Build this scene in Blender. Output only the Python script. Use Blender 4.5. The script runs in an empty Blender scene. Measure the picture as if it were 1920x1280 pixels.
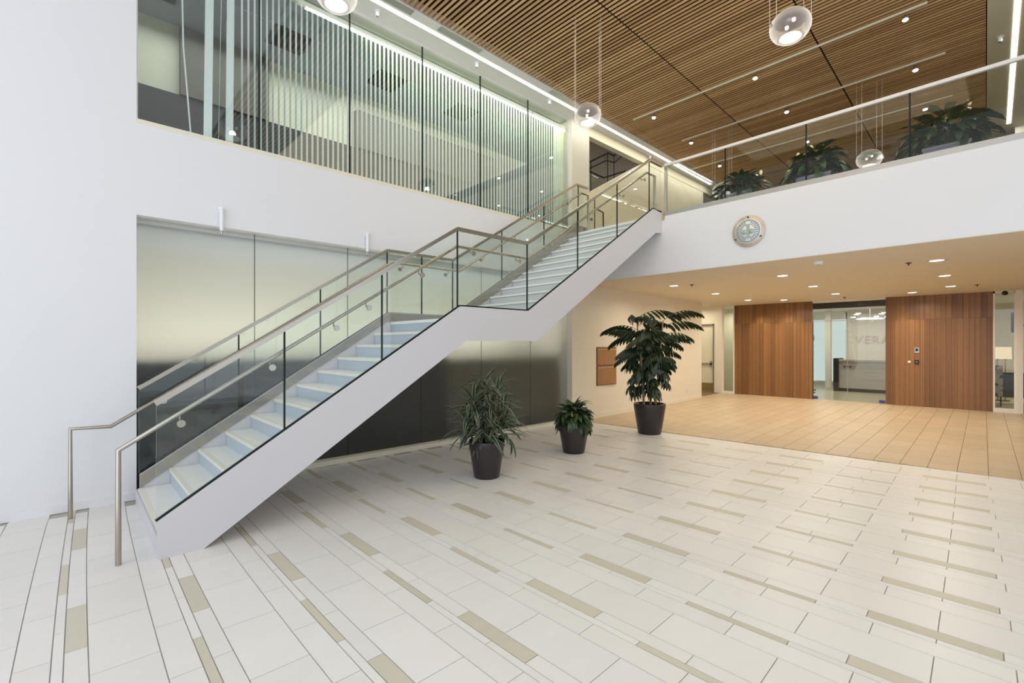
import bpy, math, random
from math import sin, cos, pi, radians, sqrt
from mathutils import Vector, Matrix

S = bpy.context.scene
COL = S.collection
rnd = random.Random(7)

# ---------------------------------------------------------------- camera
ALPHA = radians(46.8616)
cd = bpy.data.cameras.new('camera'); cam = bpy.data.objects.new('camera', cd); COL.objects.link(cam)
cam.location = (0, 0, 1.7); cam.rotation_euler = (radians(90), 0, ALPHA - radians(90))
cd.sensor_width = 36; cd.lens = 16.568; cd.shift_y = 6 / 1920; cd.clip_start = .05; cd.clip_end = 200
S.camera = cam

# ---------------------------------------------------------------- view, world, lights
vs = S.view_settings
vs.view_transform = 'Standard'; vs.look = 'None'; vs.gamma = 1; vs.use_curve_mapping = False
vs.exposure = -0.22
w = bpy.data.worlds.new('sky'); S.world = w; w.use_nodes = True
w.node_tree.nodes['Background'].inputs[0].default_value = (.80, .88, 1, 1)
w.node_tree.nodes['Background'].inputs[1].default_value = 1.1

def area(name, loc, rot, sx, sy, power, color, shape='RECTANGLE', spread=180):
    l = bpy.data.lights.new(name, 'AREA'); l.shape = shape; l.size = sx; l.size_y = sy
    l.energy = power; l.color = color; l.spread = radians(spread)
    o = bpy.data.objects.new(name, l); COL.objects.link(o); o.location = loc; o.rotation_euler = rot
    return o
# daylight entering by the glazed walls behind and to the right of the camera
area('daylight_back', (-5.2, .5, 3.3), (0, radians(-90), 0), 6, 9, 300, (.88, .92, 1))
area('daylight_right', (1.8, -5.0, 3.3), (radians(90), 0, 0), 12, 6, 160, (.90, .93, 1))
# rooms behind the glass and the offices
area('backroom_fill', (4.2, 7.9, 1.35), (radians(180), 0, 0), 7.6, .35, 75, (1, .96, .84))  # added uplight hidden behind the cabinets, grades the back wall from below
area('office_light', (3.5, 8.4, 6.8), (0, 0, 0), 6, 1.6, 85, (.90, .96, 1))
area('office_cove', (5.6, 7.1, 6.60), (radians(0), 0, 0), 5.0, .10, 60, (.93, 1, .66))
area('reception_light', (20.0, 4.0, 2.95), (0, 0, 0), 2.5, 3.5, 85, (1, .94, .82))
area('lounge_light', (19.6, .2, 2.95), (0, 0, 0), 2, 1, 30, (1, .95, .80))
area('gallery_light', (12.5, 3.3, 6.3), (0, 0, 0), 7, 4, 60, (1, .86, .66))
area('cove_left', (8.5, 6.27, 6.62), (0, 0, 0), 12, .06, 60, (1, .97, .88))
area('hall_warm_fill', (6.3, 2.6, 6.45), (0, 0, 0), 5, 4, 95, (1, .86, .62))  # added fill with no fixture, warms the hall floor
area('cove_right', (12.5, -.02, 6.62), (0, 0, 0), 6, .06, 25, (1, .95, .85))

# ---------------------------------------------------------------- materials
def nt(name):
    m = bpy.data.materials.new(name); m.use_nodes = True
    t = m.node_tree; b = t.nodes['Principled BSDF']
    return m, t, b
def simple(name, col, rough=.5, metal=0, noise=0, nscale=6, bump=0, spec=.5):
    m, t, b = nt(name)
    b.inputs['Base Color'].default_value = (*col, 1); b.inputs['Roughness'].default_value = rough
    b.inputs['Metallic'].default_value = metal; b.inputs['Specular IOR Level'].default_value = spec
    if noise or bump:
        tc = t.nodes.new('ShaderNodeTexCoord'); n = t.nodes.new('ShaderNodeTexNoise')
        n.inputs['Scale'].default_value = nscale; n.inputs['Detail'].default_value = 4
        t.links.new(tc.outputs['Object'], n.inputs['Vector'])
        if noise:
            mx = t.nodes.new('ShaderNodeMix'); mx.data_type = 'RGBA'
            mx.inputs[6].default_value = (*[c * (1 - noise) for c in col], 1)
            mx.inputs[7].default_value = (*[min(1, c * (1 + noise)) for c in col], 1)
            t.links.new(n.outputs[0], mx.inputs[0]); t.links.new(mx.outputs[2], b.inputs['Base Color'])
        if bump:
            bp = t.nodes.new('ShaderNodeBump'); bp.inputs['Strength'].default_value = bump; bp.inputs['Distance'].default_value = .01
            t.links.new(n.outputs[0], bp.inputs['Height']); t.links.new(bp.outputs[0], b.inputs['Normal'])
    return m
def emit(name, col, s):
    m = bpy.data.materials.new(name); m.use_nodes = True; t = m.node_tree; t.nodes.clear()
    e = t.nodes.new('ShaderNodeEmission'); e.inputs[0].default_value = (*col, 1); e.inputs[1].default_value = s
    o = t.nodes.new('ShaderNodeOutputMaterial'); t.links.new(e.outputs[0], o.inputs[0]); return m
def glass(name, tint, ior=1.5, gl=1.0, rough=0.0):
    m = bpy.data.materials.new(name); m.use_nodes = True; t = m.node_tree; t.nodes.clear()
    tr = t.nodes.new('ShaderNodeBsdfTransparent'); tr.inputs[0].default_value = (*tint, 1)
    g = t.nodes.new('ShaderNodeBsdfGlossy'); g.inputs['Roughness'].default_value = rough
    g.inputs[0].default_value = (gl, gl, gl, 1)
    lw = t.nodes.new('ShaderNodeLayerWeight'); lw.inputs[0].default_value = .5
    pw = t.nodes.new('ShaderNodeMath'); pw.operation = 'POWER'; pw.inputs[1].default_value = 5
    f = t.nodes.new('ShaderNodeMath'); f.operation = 'MULTIPLY_ADD'; f0 = ((ior - 1) / (ior + 1)) ** 2
    f.inputs[1].default_value = 1 - f0; f.inputs[2].default_value = f0
    t.links.new(lw.outputs['Facing'], pw.inputs[0]); t.links.new(pw.outputs[0], f.inputs[0])
    mx = t.nodes.new('ShaderNodeMixShader'); o = t.nodes.new('ShaderNodeOutputMaterial')
    t.links.new(f.outputs[0], mx.inputs[0]); t.links.new(tr.outputs[0], mx.inputs[1]); t.links.new(g.outputs[0], mx.inputs[2])
    t.links.new(mx.outputs[0], o.inputs[0]); return m
def vary(name, c1, c2, rough=.45, nscale=(3, 3, 3), grain=.5, bump=0.0, rand=.5, spec=.5, c3=None):
    """colour = mix(c1,c2) by stretched noise plus a random value for each piece."""
    m, t, b = nt(name)
    tc = t.nodes.new('ShaderNodeTexCoord'); mp = t.nodes.new('ShaderNodeMapping'); mp.inputs['Scale'].default_value = nscale
    n = t.nodes.new('ShaderNodeTexNoise'); n.inputs['Scale'].default_value = 1; n.inputs['Detail'].default_value = 5
    t.links.new(tc.outputs['Object'], mp.inputs[0])
    oi = t.nodes.new('ShaderNodeObjectInfo'); ge = t.nodes.new('ShaderNodeNewGeometry')
    ad = t.nodes.new('ShaderNodeMath'); ad.operation = 'ADD'
    t.links.new(oi.outputs['Random'], ad.inputs[0]); t.links.new(ge.outputs['Random Per Island'], ad.inputs[1])
    fr = t.nodes.new('ShaderNodeMath'); fr.operation = 'FRACT'; t.links.new(ad.outputs[0], fr.inputs[0])
    off = t.nodes.new('ShaderNodeVectorMath'); off.operation = 'ADD'
    sc = t.nodes.new('ShaderNodeMath'); sc.operation = 'MULTIPLY'; sc.inputs[1].default_value = 37.0
    t.links.new(fr.outputs[0], sc.inputs[0]); t.links.new(mp.outputs[0], off.inputs[0]); t.links.new(sc.outputs[0], off.inputs[1])
    t.links.new(off.outputs[0], n.inputs['Vector'])
    a = t.nodes.new('ShaderNodeMath'); a.operation = 'MULTIPLY_ADD'; a.inputs[1].default_value = grain * 2; a.inputs[2].default_value = .5 - grain - rand / 2
    t.links.new(n.outputs[0], a.inputs[0])
    b2 = t.nodes.new('ShaderNodeMath'); b2.operation = 'MULTIPLY_ADD'; b2.inputs[1].default_value = rand; b2.use_clamp = True
    t.links.new(fr.outputs[0], b2.inputs[0]); t.links.new(a.outputs[0], b2.inputs[2])
    mx = t.nodes.new('ShaderNodeMix'); mx.data_type = 'RGBA'
    mx.inputs[6].default_value = (*c1, 1); mx.inputs[7].default_value = (*c2, 1)
    t.links.new(b2.outputs[0], mx.inputs[0]); t.links.new(mx.outputs[2], b.inputs['Base Color'])
    b.inputs['Roughness'].default_value = rough; b.inputs['Specular IOR Level'].default_value = spec
    if bump:
        bp = t.nodes.new('ShaderNodeBump'); bp.inputs['Strength'].default_value = bump; bp.inputs['Distance'].default_value = .004
        t.links.new(n.outputs[0], bp.inputs['Height']); t.links.new(bp.outputs[0], b.inputs['Normal'])
    return m

M = {}
M['white'] = simple('white_paint', (.80, .80, .82), .6, noise=.01, nscale=1.5)
M['stairwhite'] = simple('stair_paint', (.62, .61, .635), .35, noise=.01, nscale=2)
M['cream'] = simple('cream_paint', (.80, .745, .63), .6, noise=.015, nscale=1.5)
M['palecream'] = simple('pale_cream_paint', (.80, .76, .62), .6, noise=.015, nscale=1.5)
M['soffit'] = simple('soffit_paint', (.72, .645, .52), .65, noise=.01, nscale=1)
M['ceilwhite'] = simple('ceiling_paint', (.80, .78, .73), .65)
M['beam'] = simple('beam_paint', (.84, .77, .56), .65)
M['grout'] = simple('grout', (.46, .43, .385), .9, noise=.1, nscale=20)
M['tantile'] = vary('tan_tile', (.47, .36, .235), (.62, .485, .32), .38, (1.0, 7, 3), .22, rand=.4)
M['tangrout'] = simple('tan_grout', (.22, .15, .10), .9)
M['tile'] = vary('pale_tile', (.75, .73, .695), (.86, .84, .81), .36, (1.6, 6, 3), .22, rand=.35)
M['darktile'] = vary('beige_tile', (.56, .52, .42), (.68, .635, .52), .4, (6, 26, 3), .2, bump=.1, rand=.5)
M['slat'] = vary('ceiling_slat_wood', (.40, .195, .072), (.94, .60, .27), .5, (8, .6, 8), .12, rand=.5)
M['black'] = simple('black_plenum', (.012, .010, .008), .9)
M['walnut'] = vary('wall_panel_wood', (.075, .030, .011), (.36, .175, .064), .38, (3, 45, .2), .5, rand=.36)
M['steel'] = simple('brushed_steel', (.42, .385, .33), .24, 1.0, noise=.08, nscale=3)
M['satin'] = simple('satin_steel', (.50, .48, .45), .38, 1.0, noise=.05, nscale=3)
M['bronze'] = simple('dark_bronze', (.05, .04, .03), .4, .6)
M['joint'] = simple('glass_edge', (.008, .018, .015), .5, spec=.2)
M['guard'] = glass('guard_glass', (.955, .98, .965), 1.42)
M['clear'] = glass('clear_glass', (.965, .985, .975), 1.36)
M['windowglass'] = glass('window_glass', (.95, .975, .97), 1.6)
M['tread'] = simple('tread_stone', (.88, .88, .87), .45, noise=.03, nscale=4)
M['nosing'] = simple('nosing_cream', (.82, .80, .72), .5)
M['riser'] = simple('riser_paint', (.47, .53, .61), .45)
M['vane'] = simple('blind_vane', (.80, .86, .82), .5)
M['headrail'] = simple('headrail', (.80, .82, .66), .4)
M['charcoal'] = simple('charcoal_panel', (.030, .032, .034), .6)
M['olive'] = simple('dark_olive', (.13, .12, .09), .6)
M['backroom'] = simple('backroom_paint', (.80, .77, .68), .6)
M['greytile'] = simple('grey_ceiling_tile', (.50, .54, .60), .8, noise=.1, nscale=3)
M['creamwall'] = simple('office_cream', (.74, .73, .54), .6)
M['pot'] = simple('aubergine_pot', (.028, .019, .021), .34)
M['soil'] = simple('soil', (.035, .022, .013), .95, noise=.4, nscale=40)
M['stem'] = simple('pale_stem', (.34, .25, .13), .6)
M['greenstem'] = simple('green_stem', (.12, .17, .05), .5)
M['leafdark'] = vary('umbrella_leaf', (.008, .018, .008), (.032, .055, .020), .34, (5, 5, 5), .3, rand=.5)
M['leafmid'] = vary('evergreen_leaf', (.010, .030, .010), (.06, .11, .038), .35, (5, 5, 5), .3, rand=.6)
M['leaflily'] = vary('lily_leaf', (.010, .032, .012), (.05, .10, .035), .30, (5, 5, 5), .3, rand=.6)
M['leafgrey'] = vary('dracaena_leaf', (.012, .026, .014), (.055, .085, .045), .38, (5, 5, 5), .3, rand=.6)
M['leafedge'] = simple('leaf_edge_cream', (.24, .28, .18), .45)
M['spathe'] = simple('white_spathe', (.75, .76, .50), .5)
M['planter'] = simple('grey_planter', (.22, .22, .26), .5)
M['e_cove'] = emit('cove_strip', (1, .96, .86), 3.2)
M['e_down'] = emit('downlight_lens', (1, .93, .80), 7)
M['e_spot'] = emit('spot_lens', (1, .82, .58), 60)
M['e_pend'] = emit('pendant_diffuser', (1, .98, .93), 1.6)
M['e_shade'] = emit('lamp_shade_glow', (1, .80, .48), .95)
M['e_frost'] = emit('lit_frosted_window', (.84, .95, .90), .85)
M['e_chand'] = emit('chandelier_glow', (1, .96, .88), 4)
M['frame'] = simple('white_frame', (.78, .74, .70), .45)
M['bluegrey'] = simple('charcoal_upholstery', (.035, .045, .048), .8, noise=.2, nscale=12)
M['blackplastic'] = simple('black_plastic', (.012, .012, .014), .4)
M['stone'] = simple('desk_stone', (.42, .36, .28), .4, noise=.12, nscale=5)
M['deskdark'] = simple('desk_dark', (.025, .02, .018), .4)
M['deskface'] = simple('desk_face', (.50, .47, .42), .3)
M['recfloor'] = simple('reception_floor', (.46, .42, .30), .22, noise=.08, nscale=2)
M['carpet'] = simple('dark_carpet', (.10, .09, .07), .95, noise=.2, nscale=20)
M['brass'] = simple('kick_plate', (.42, .34, .16), .35, .8)
M['pinboard'] = vary('cork_board', (.30, .15, .06), (.42, .23, .10), .7, (6, 6, 3), .5, rand=.2)
M['lilac'] = simple('blue_label', (.05, .05, .25), .5)
M['mint'] = simple('mint_enamel', (.40, .50, .44), .25)
M['seal'] = simple('seal_grey', (.30, .34, .33), .3)
M['sealwhite'] = simple('seal_white', (.86, .88, .88), .3)
M['rim'] = simple('seal_rim', (.62, .54, .45), .3, .3)

def frosted():
    m, t, b = nt('frosted_glass')
    b.inputs['Base Color'].default_value = (.92, .945, .93, 1); b.inputs['Roughness'].default_value = .40
    b.inputs['Transmission Weight'].default_value = 1; b.inputs['IOR'].default_value = 1.30
    b.inputs['Coat Weight'].default_value = .2; b.inputs['Coat Roughness'].default_value = .22
    return m
M['frosted'] = frosted()
def globe():
    m = bpy.data.materials.new('pendant_glass'); m.use_nodes = True; t = m.node_tree; t.nodes.clear()
    tr = t.nodes.new('ShaderNodeBsdfTransparent'); tr.inputs[0].default_value = (.95, .93, .90, 1)
    df = t.nodes.new('ShaderNodeBsdfTranslucent'); df.inputs[0].default_value = (.9, .88, .86, 1)
    gl = t.nodes.new('ShaderNodeBsdfGlossy'); gl.inputs['Roughness'].default_value = .05
    lw = t.nodes.new('ShaderNodeLayerWeight'); lw.inputs[0].default_value = .35
    m1 = t.nodes.new('ShaderNodeMixShader'); m2 = t.nodes.new('ShaderNodeMixShader'); m2.inputs[0].default_value = .15
    o = t.nodes.new('ShaderNodeOutputMaterial')
    t.links.new(df.outputs[0], m2.inputs[1]); t.links.new(gl.outputs[0], m2.inputs[2])
    t.links.new(lw.outputs['Facing'], m1.inputs[0]); t.links.new(tr.outputs[0], m1.inputs[1]); t.links.new(m2.outputs[0], m1.inputs[2])
    m3 = t.nodes.new('ShaderNodeMixShader'); m3.inputs[0].default_value = .10
    t.links.new(m1.outputs[0], m3.inputs[1]); t.links.new(df.outputs[0], m3.inputs[2])
    t.links.new(m3.outputs[0], o.inputs[0]); return m
M['globe'] = globe()

# ---------------------------------------------------------------- mesh helpers
class MB:
    def __init__(s): s.v = []; s.f = []; s.mi = []; s.smooth = []
    def add(s, vs_, fs, mi=0, sm=False):
        n = len(s.v); s.v += [tuple(v) for v in vs_]
        for f in fs: s.f.append([i + n for i in f]); s.mi.append(mi); s.smooth.append(sm)
        return s
    def box(s, x0, x1, y0, y1, z0, z1, mi=0):
        x0, x1 = sorted((x0, x1)); y0, y1 = sorted((y0, y1)); z0, z1 = sorted((z0, z1))
        v = [(x0, y0, z0), (x1, y0, z0), (x1, y1, z0), (x0, y1, z0), (x0, y0, z1), (x1, y0, z1), (x1, y1, z1), (x0, y1, z1)]
        return s.add(v, [(0, 3, 2, 1), (4, 5, 6, 7), (0, 1, 5, 4), (1, 2, 6, 5), (2, 3, 7, 6), (3, 0, 4, 7)], mi)
    def quadbox(s, q, z0, z1, mi=0):       # q: four (x,y) corners counter-clockwise
        v = [(x, y, z0) for x, y in q] + [(x, y, z1) for x, y in q]
        return s.add(v, [(0, 3, 2, 1), (4, 5, 6, 7), (0, 1, 5, 4), (1, 2, 6, 5), (2, 3, 7, 6), (3, 0, 4, 7)], mi)
    def prism(s, poly, y0, y1, mi=0):       # poly in (x,z), extruded in y
        n = len(poly); v = [(x, y0, z) for x, z in poly] + [(x, y1, z) for x, z in poly]
        f = [tuple(range(n)), tuple(range(2 * n - 1, n - 1, -1))]
        f += [(i, i + n, (i + 1) % n + n, (i + 1) % n) for i in range(n)]
        return s.add(v, f, mi)
    def sweep(s, path, prof, up=(0, 0, 1), mi=0, sm=False, caps=True):
        P = [Vector(p) for p in path]; n = len(P); k = len(prof); rings = []
        upv = Vector(up)
        for i in range(n):
            a = (P[i] - P[i - 1]).normalized() if i else None
            b = (P[i + 1] - P[i]).normalized() if i < n - 1 else None
            t = ((a or b) + (b or a)).normalized()
            sd = t.cross(upv)
            if sd.length < 1e-4: sd = Vector((1, 0, 0)) if abs(t.x) < .9 else Vector((0, 1, 0))
            sd.normalize(); nn = sd.cross(t).normalized()
            c = 1
            if a and b: c = 1 / max(.6, a.dot(t))
            rings.append([P[i] + sd * x + nn * y * c for x, y in prof])
        v = [p for r in rings for p in r]; f = []
        for i in range(n - 1):
            for j in range(k):
                j2 = (j + 1) % k; f.append((i * k + j, i * k + j2, (i + 1) * k + j2, (i + 1) * k + j))
        s.add(v, f, mi, sm)
        if caps:
            s.add(rings[0], [tuple(range(k - 1, -1, -1))], mi); s.add(rings[-1], [tuple(range(k))], mi)
        return s
    def tube(s, path, r, seg=10, mi=0, up=(0, 1, 0)):
        return s.sweep(path, [(r * cos(2 * pi * i / seg), r * sin(2 * pi * i / seg)) for i in range(seg)], up, mi, True)
    def bar(s, path, wd, ht, up=(0, 0, 1), mi=0):
        return s.sweep(path, [(-wd / 2, -ht / 2), (wd / 2, -ht / 2), (wd / 2, ht / 2), (-wd / 2, ht / 2)], up, mi)
    def lathe(s, prof, c=(0, 0, 0), seg=24, mi=0, axis='z'):
        v = []; f = []; n = len(prof)
        for r, h in prof:
            for i in range(seg):
                a = 2 * pi * i / seg; x, y, z = r * cos(a), r * sin(a), h
                if axis == 'x': x, y, z = h, x, y
                if axis == 'y': x, y, z = x, h, y
                v.append((c[0] + x, c[1] + y, c[2] + z))
        for j in range(n - 1):
            for i in range(seg):
                i2 = (i + 1) % seg; f.append((j * seg + i, j * seg + i2, (j + 1) * seg + i2, (j + 1) * seg + i))
        s.add(v, f, mi, True)
        return s
    def cyl(s, c, r, h, seg=20, mi=0, axis='z'):
        s.lathe([(0.0001, 0), (r, 0)], c, seg, mi, axis); s.smooth[-seg:] = [False] * seg
        s.lathe([(r, 0), (r, h)], c, seg, mi, axis)
        s.lathe([(r, h), (0.0001, h)], c, seg, mi, axis); s.smooth[-seg:] = [False] * seg
        return s
    def mesh(s, name, mats):
        me = bpy.data.meshes.new(name); me.from_pydata(s.v, [], s.f)
        if not isinstance(mats, (list, tuple)): mats = [mats]
        for m in mats: me.materials.append(m)
        me.polygons.foreach_set('material_index', s.mi); me.polygons.foreach_set('use_smooth', s.smooth)
        me.update(); return me
    def build(s, name, mats, parent=None, kind=None):
        o = bpy.data.objects.new(name, s.mesh(name, mats)); COL.objects.link(o)
        if parent: o.parent = parent
        if kind: o['kind'] = kind
        return o
def inst(name, me, parent=None, loc=(0, 0, 0), rot=None, scale=None):
    o = bpy.data.objects.new(name, me); COL.objects.link(o); o.location = loc
    if rot: o.rotation_euler = rot
    if scale: o.scale = scale
    if parent: o.parent = parent
    return o
def tag(o, label, cat, group=None):
    o['label'] = label; o['category'] = cat
    if group: o['group'] = group
    return o
def thing(name, loc, label, cat, group=None, rz=0):
    o = bpy.data.objects.new(name, None); COL.objects.link(o); o.location = loc; o.rotation_euler = (0, 0, rz)
    o.empty_display_size = .1
    return tag(o, label, cat, group)
def struct(name, mb, m, parent=None):
    return mb.build(name, m, parent, 'structure')
def copy_tree(o, parent=None):
    c = o.copy(); COL.objects.link(c); c.parent = parent
    for ch in list(o.children): copy_tree(ch, c)
    return c
def box(*a): return MB().box(*a)

# ---------------------------------------------------------------- floors
def warp(U, V):
    x = .09192 + .60406 * U - .01162 * V + .00132 * U * U - .00242 * U * V + .00139 * V * V
    y = -.08056 + .01679 * U + .62731 * V + .00065 * U * U - .00463 * U * V - .00297 * V * V
    return x, y
def px(x, y, z=0):
    z -= 1.7; d = x * cos(ALPHA) + y * sin(ALPHA)
    if d < .2: return None
    r = x * sin(ALPHA) - y * cos(ALPHA)
    return 960 + 883.6 * r / d, 646 - 883.6 * z / d
def screen_area(q):
    P = [px(x, y) for x, y in q]
    if any(p is None for p in P): return 0
    cx = sum(p[0] for p in P) / 4; cy = sum(p[1] for p in P) / 4
    if not (-20 < cx < 1940 and -20 < cy < 1300): return 0
    a = 0
    for i in range(4):
        x1, y1 = P[i]; x2, y2 = P[(i + 1) % 4]; a += x1 * y2 - x2 * y1
    return abs(a) / 2
floor = struct('floor', MB().quadbox([(-5.6, -5.6), (9.01, -5.6), (8.33, 6.75), (-5.6, 6.75)], -.25, -.006), M['grout'])
UMAX = 13.8
cols = [(0, .5, .45, 'b'), (.5, .75, .93, 'm'), (.75, .8333, .45, 't'), (.8333, 1, 0, 'n')]
pieces = []
for n in range(-9, 14):
    for u0, u1, off, k in cols:
        a0, a1 = n + u0, n + u1
        if a0 >= UMAX - .02: continue
        a1 = min(a1, UMAX)
        
        for j in range(-10, 13):
            V0 = j + off; V1 = V0 + 1
            # the dark narrow tile repeats every third row, the dark thin tile likewise
            jn = j
            dark = (k == 'n' and jn % 3 == 0) or (k == 't' and (jn - 1) % 3 == 0)
            q = [warp(a0, V0), warp(a1, V0), warp(a1, V1), warp(a0, V1)]
            if q[2][1] > 6.9 or q[0][1] < -5.5 or q[0][0] < -5.5: continue
            q = [(x, min(y, 6.59)) for x, y in q]
            if q[3][1] - q[0][1] < .03: continue
            cx = sum(p[0] for p in q) / 4; cy = sum(p[1] for p in q) / 4
            g = .0028
            q2 = []
            for i, (x, y) in enumerate(q):
                q2.append((x + (g if i in (0, 3) else -g), y + (g if i in (0, 1) else -g)))
            under = .55 < cx < 8 and 4.6 < cy < 6.45 and cx < 1.2
            pieces.append((0 if under else screen_area(q), q2, dark))
pieces.sort(key=lambda p: -p[0])
rest = MB()
for i, (ar, q, dark) in enumerate(pieces):
    if i < 300:
        cx = sum(p[0] for p in q) / 4; cy = sum(p[1] for p in q) / 4
        mb = MB().quadbox([(x - cx, y - cy) for x, y in q], -.006, 0)
        o = mb.build('floor_tile', M['darktile'] if dark else M['tile'], floor); o.location = (cx, cy, 0)
    else:
        rest.quadbox(q, -.006, 0, 1 if dark else 0)
rest.build('floor_tile_field', [M['tile'], M['darktile']], floor, 'stuff')

tan = struct('floor_passage', MB().quadbox([(9.01, -5.6), (17.1, -5.6), (17.1, 8.6), (8.23, 8.6)], -.25, -.006), M['tangrout'])
tp = []
for r in range(-4, 23):
    y0 = -.066 + .3 * r
    x = 8.10 - .3 * ((r * 2) % 3) / 1.5
    while x < 17.2:
        xa, xb = max(x, 8.705 - .055 * y0), min(x + .6, 17.1)
        x += .6
        if xb - xa < .012: continue
        sl = lambda X, yy: yy + .032 * (X - 8.7)
        g = .003
        q = [(xa + g, sl(xa, y0 + g)), (xb - g, sl(xb, y0 + g)), (xb - g, sl(xb, y0 + .3 - g)), (xa + g, sl(xa, y0 + .3 - g))]
        if q[3][1] > 6.88 and xa < 14.8: q = [(a, min(b, 6.88)) for a, b in q]
        if q[3][1] - q[0][1] < .03: continue
        tp.append((screen_area(q), q))
tp.sort(key=lambda p: -p[0])
rest = MB()
for i, (ar, q) in enumerate(tp):
    if i < 290:
        cx = sum(p[0] for p in q) / 4; cy = sum(p[1] for p in q) / 4
        o = MB().quadbox([(x - cx, y - cy) for x, y in q], -.006, .0005).build('tan_floor_tile', M['tantile'], tan); o.location = (cx, cy, 0)
    else: rest.quadbox(q, -.006, .0005)
rest.build('tan_tile_field', M['tantile'], tan, 'stuff')

# ---------------------------------------------------------------- stair-side wall
YW = 6.60
wl = MB().box(-5.6, .53, YW, 6.95, 0, 6.95)
wl.box(.53, 7.98, YW, 6.95, 3.13, 4.135)
struct('wall_left', wl, M['white'])
struct('baseboard_left', box(-5.6, .53, YW - .015, YW, 0, .085), M['white'])
struct('trim_1', box(.53, 8.10, YW - .005, 6.74, 0, .07), M['palecream'])            # curb under the frosted panels
struct('trim_2', box(.53, 7.98, YW + .002, 6.72, 4.135, 4.19), M['palecream'])        # sill of upper window
struct('wall_passage', MB().quadbox([(8.10, 6.61), (14.80, 6.885), (14.80, 7.0), (8.10, 7.0)], 0, 3.07).box(7.98, 8.10, YW, 6.95, 0, 3.2), M['cream'])
struct('baseboard_passage', MB().quadbox([(8.12, 6.60), (14.80, 6.873), (14.80, 6.886), (8.12, 6.615)], 0, .10), M['cream'])
struct('wall_column', MB().box(7.95, 8.56, YW - .02, 7.1, 4.08, 6.66), M['palecream'])

# lower frosted glazing
seams = [.54, 1.743, 2.99, 4.25, 5.54, 6.83, 8.09]
win2 = struct('window_2', box(.53, 8.10, 6.80, 6.83, 3.09, 3.13), M['frame'])
for a, b in zip(seams[:-1], seams[1:]):
    box(a + .004, b - .004, 6.74, 6.752, .05, 3.13).build('pane', M['frosted'], win2)
for a in seams[1:-1]:
    box(a - .004, a + .004, 6.742, 6.75, .05, 3.13).build('glazing_joint', M['joint'], win2)
box(8.085, 8.10, 6.70, 6.76, .05, 3.13).build('edge_strip', M['frame'], win2)
# back room seen blurred through it
struct('wall_backroom', MB().box(.1, 8.6, 8.6, 8.7, 0, 3.13).box(.1, .2, 6.95, 8.6, 0, 3.13).box(8.5, 8.6, 6.95, 8.6, 0, 3.13), M['backroom'])
struct('ceiling_backroom', box(.1, 8.6, 6.95, 8.7, 3.07, 3.13), M['greytile'])
struct('floor_backroom', box(.1, 8.6, 6.76, 8.7, -.1, 0.0), M['carpet'])
tag(box(.25, 5.05, 7.15, 7.65, 0, 1.50).build('storage_cabinet', M['charcoal']), 'long dark cabinet blurred behind the frosted glass at the foot of the stair', 'cabinet')
tag(box(5.12, 8.2, 7.25, 7.65, 0, 1.44).build('storage_cabinet', M['olive']), 'olive cabinet blurred behind the frosted glass behind the potted plants', 'cabinet')

# upper glazing with vertical blinds
win1 = struct('window_1', MB().box(.53, 7.96, 6.66, 6.70, 6.60, 6.66).box(7.93, 7.965, 6.64, 6.72, 4.19, 6.62).box(.53, .545, 6.64, 6.72, 4.19, 6.62), M['frame'])
useams = [.54, 1.78, 2.99, 4.23, 5.46, 6.69, 7.94]
for a, b in zip(useams[:-1], useams[1:]):
    box(a + .005, b - .005, 6.672, 6.684, 4.19, 6.62).build('pane', M['windowglass'], win1)
for a in useams[1:-1]:
    box(a - .009, a + .009, 6.668, 6.688, 4.19, 6.62).build('glazing_joint', M['joint'], win1)
bl = thing('vertical_blind', (.8, 6.84, 6.50), 'long vertical blind of pale vanes hanging behind the upper window band', 'blind')
box(.0, 7.1, -.03, .03, -.03, .02).build('headrail', M['headrail'], bl)
vme = MB().box(-.0015, .0015, -.026, .026, -2.30, -.03).mesh('vane', M['vane'])
vme2 = MB().box(-.006, .006, -.045, .045, -2.30, -.03).mesh('vane_wide', M['vane'])
x = 1.62
k = 0
while x < 7.9:
    o = inst('vane', vme, bl, (x - .8, 0, 0), (0, 0, radians(8 - 16 * max(0, min(1, (x - 3) / 4.5)))))
    x += .0745; k += 1
for x, rz, ry, me in ((1.27, 62, 2, vme2), (1.50, 50, 1, vme2), (1.40, -8, 1, vme)):
    inst('vane', me, bl, (x - .8, .02, 0), (0, radians(ry), radians(rz)))
cordm = MB().tube([(0, 0, 0), (.02, 0, -1.2), (.10, 0, -2.3)], .009, 6).mesh('loose_cord', M['vane'])
inst('pull_cord', cordm, bl, (.17, 0, 0), (0, radians(0), 0))
# office behind the blinds
ob = struct('wall_office', MB().box(.3, 8.4, 9.5, 9.6, 4.1, 7.1, 0).box(.42, .52, 6.76, 9.5, 4.1, 7.1, 1).box(8.3, 8.4, 6.95, 9.5, 4.1, 7.1, 1), [M['creamwall'], M['charcoal']])
box(.52, 8.3, 9.40, 9.5, 4.1, 5.81).build('wainscot', M['charcoal'], ob)
box(1.32, 2.66, 9.36, 9.5, 5.81, 6.93).build('dark_wall_patch', M['olive'], ob)  # shaded stretch of the cream wall, its shade put in as olive colour
box(4.35, 8.3, 9.36, 9.5, 5.81, 6.6).build('dark_wall_patch', simple('dark_wall_grey', (.13, .14, .125), .6), ob)  # grey-green sheet added to darken the back wall between the vanes
struct('floor_office', box(.3, 8.4, 6.76, 9.6, 3.9, 4.12), M['carpet'])
oc = struct('ceiling_office', box(.3, 8.4, 6.76, 9.6, 6.98, 7.1), M['greytile'])
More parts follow.
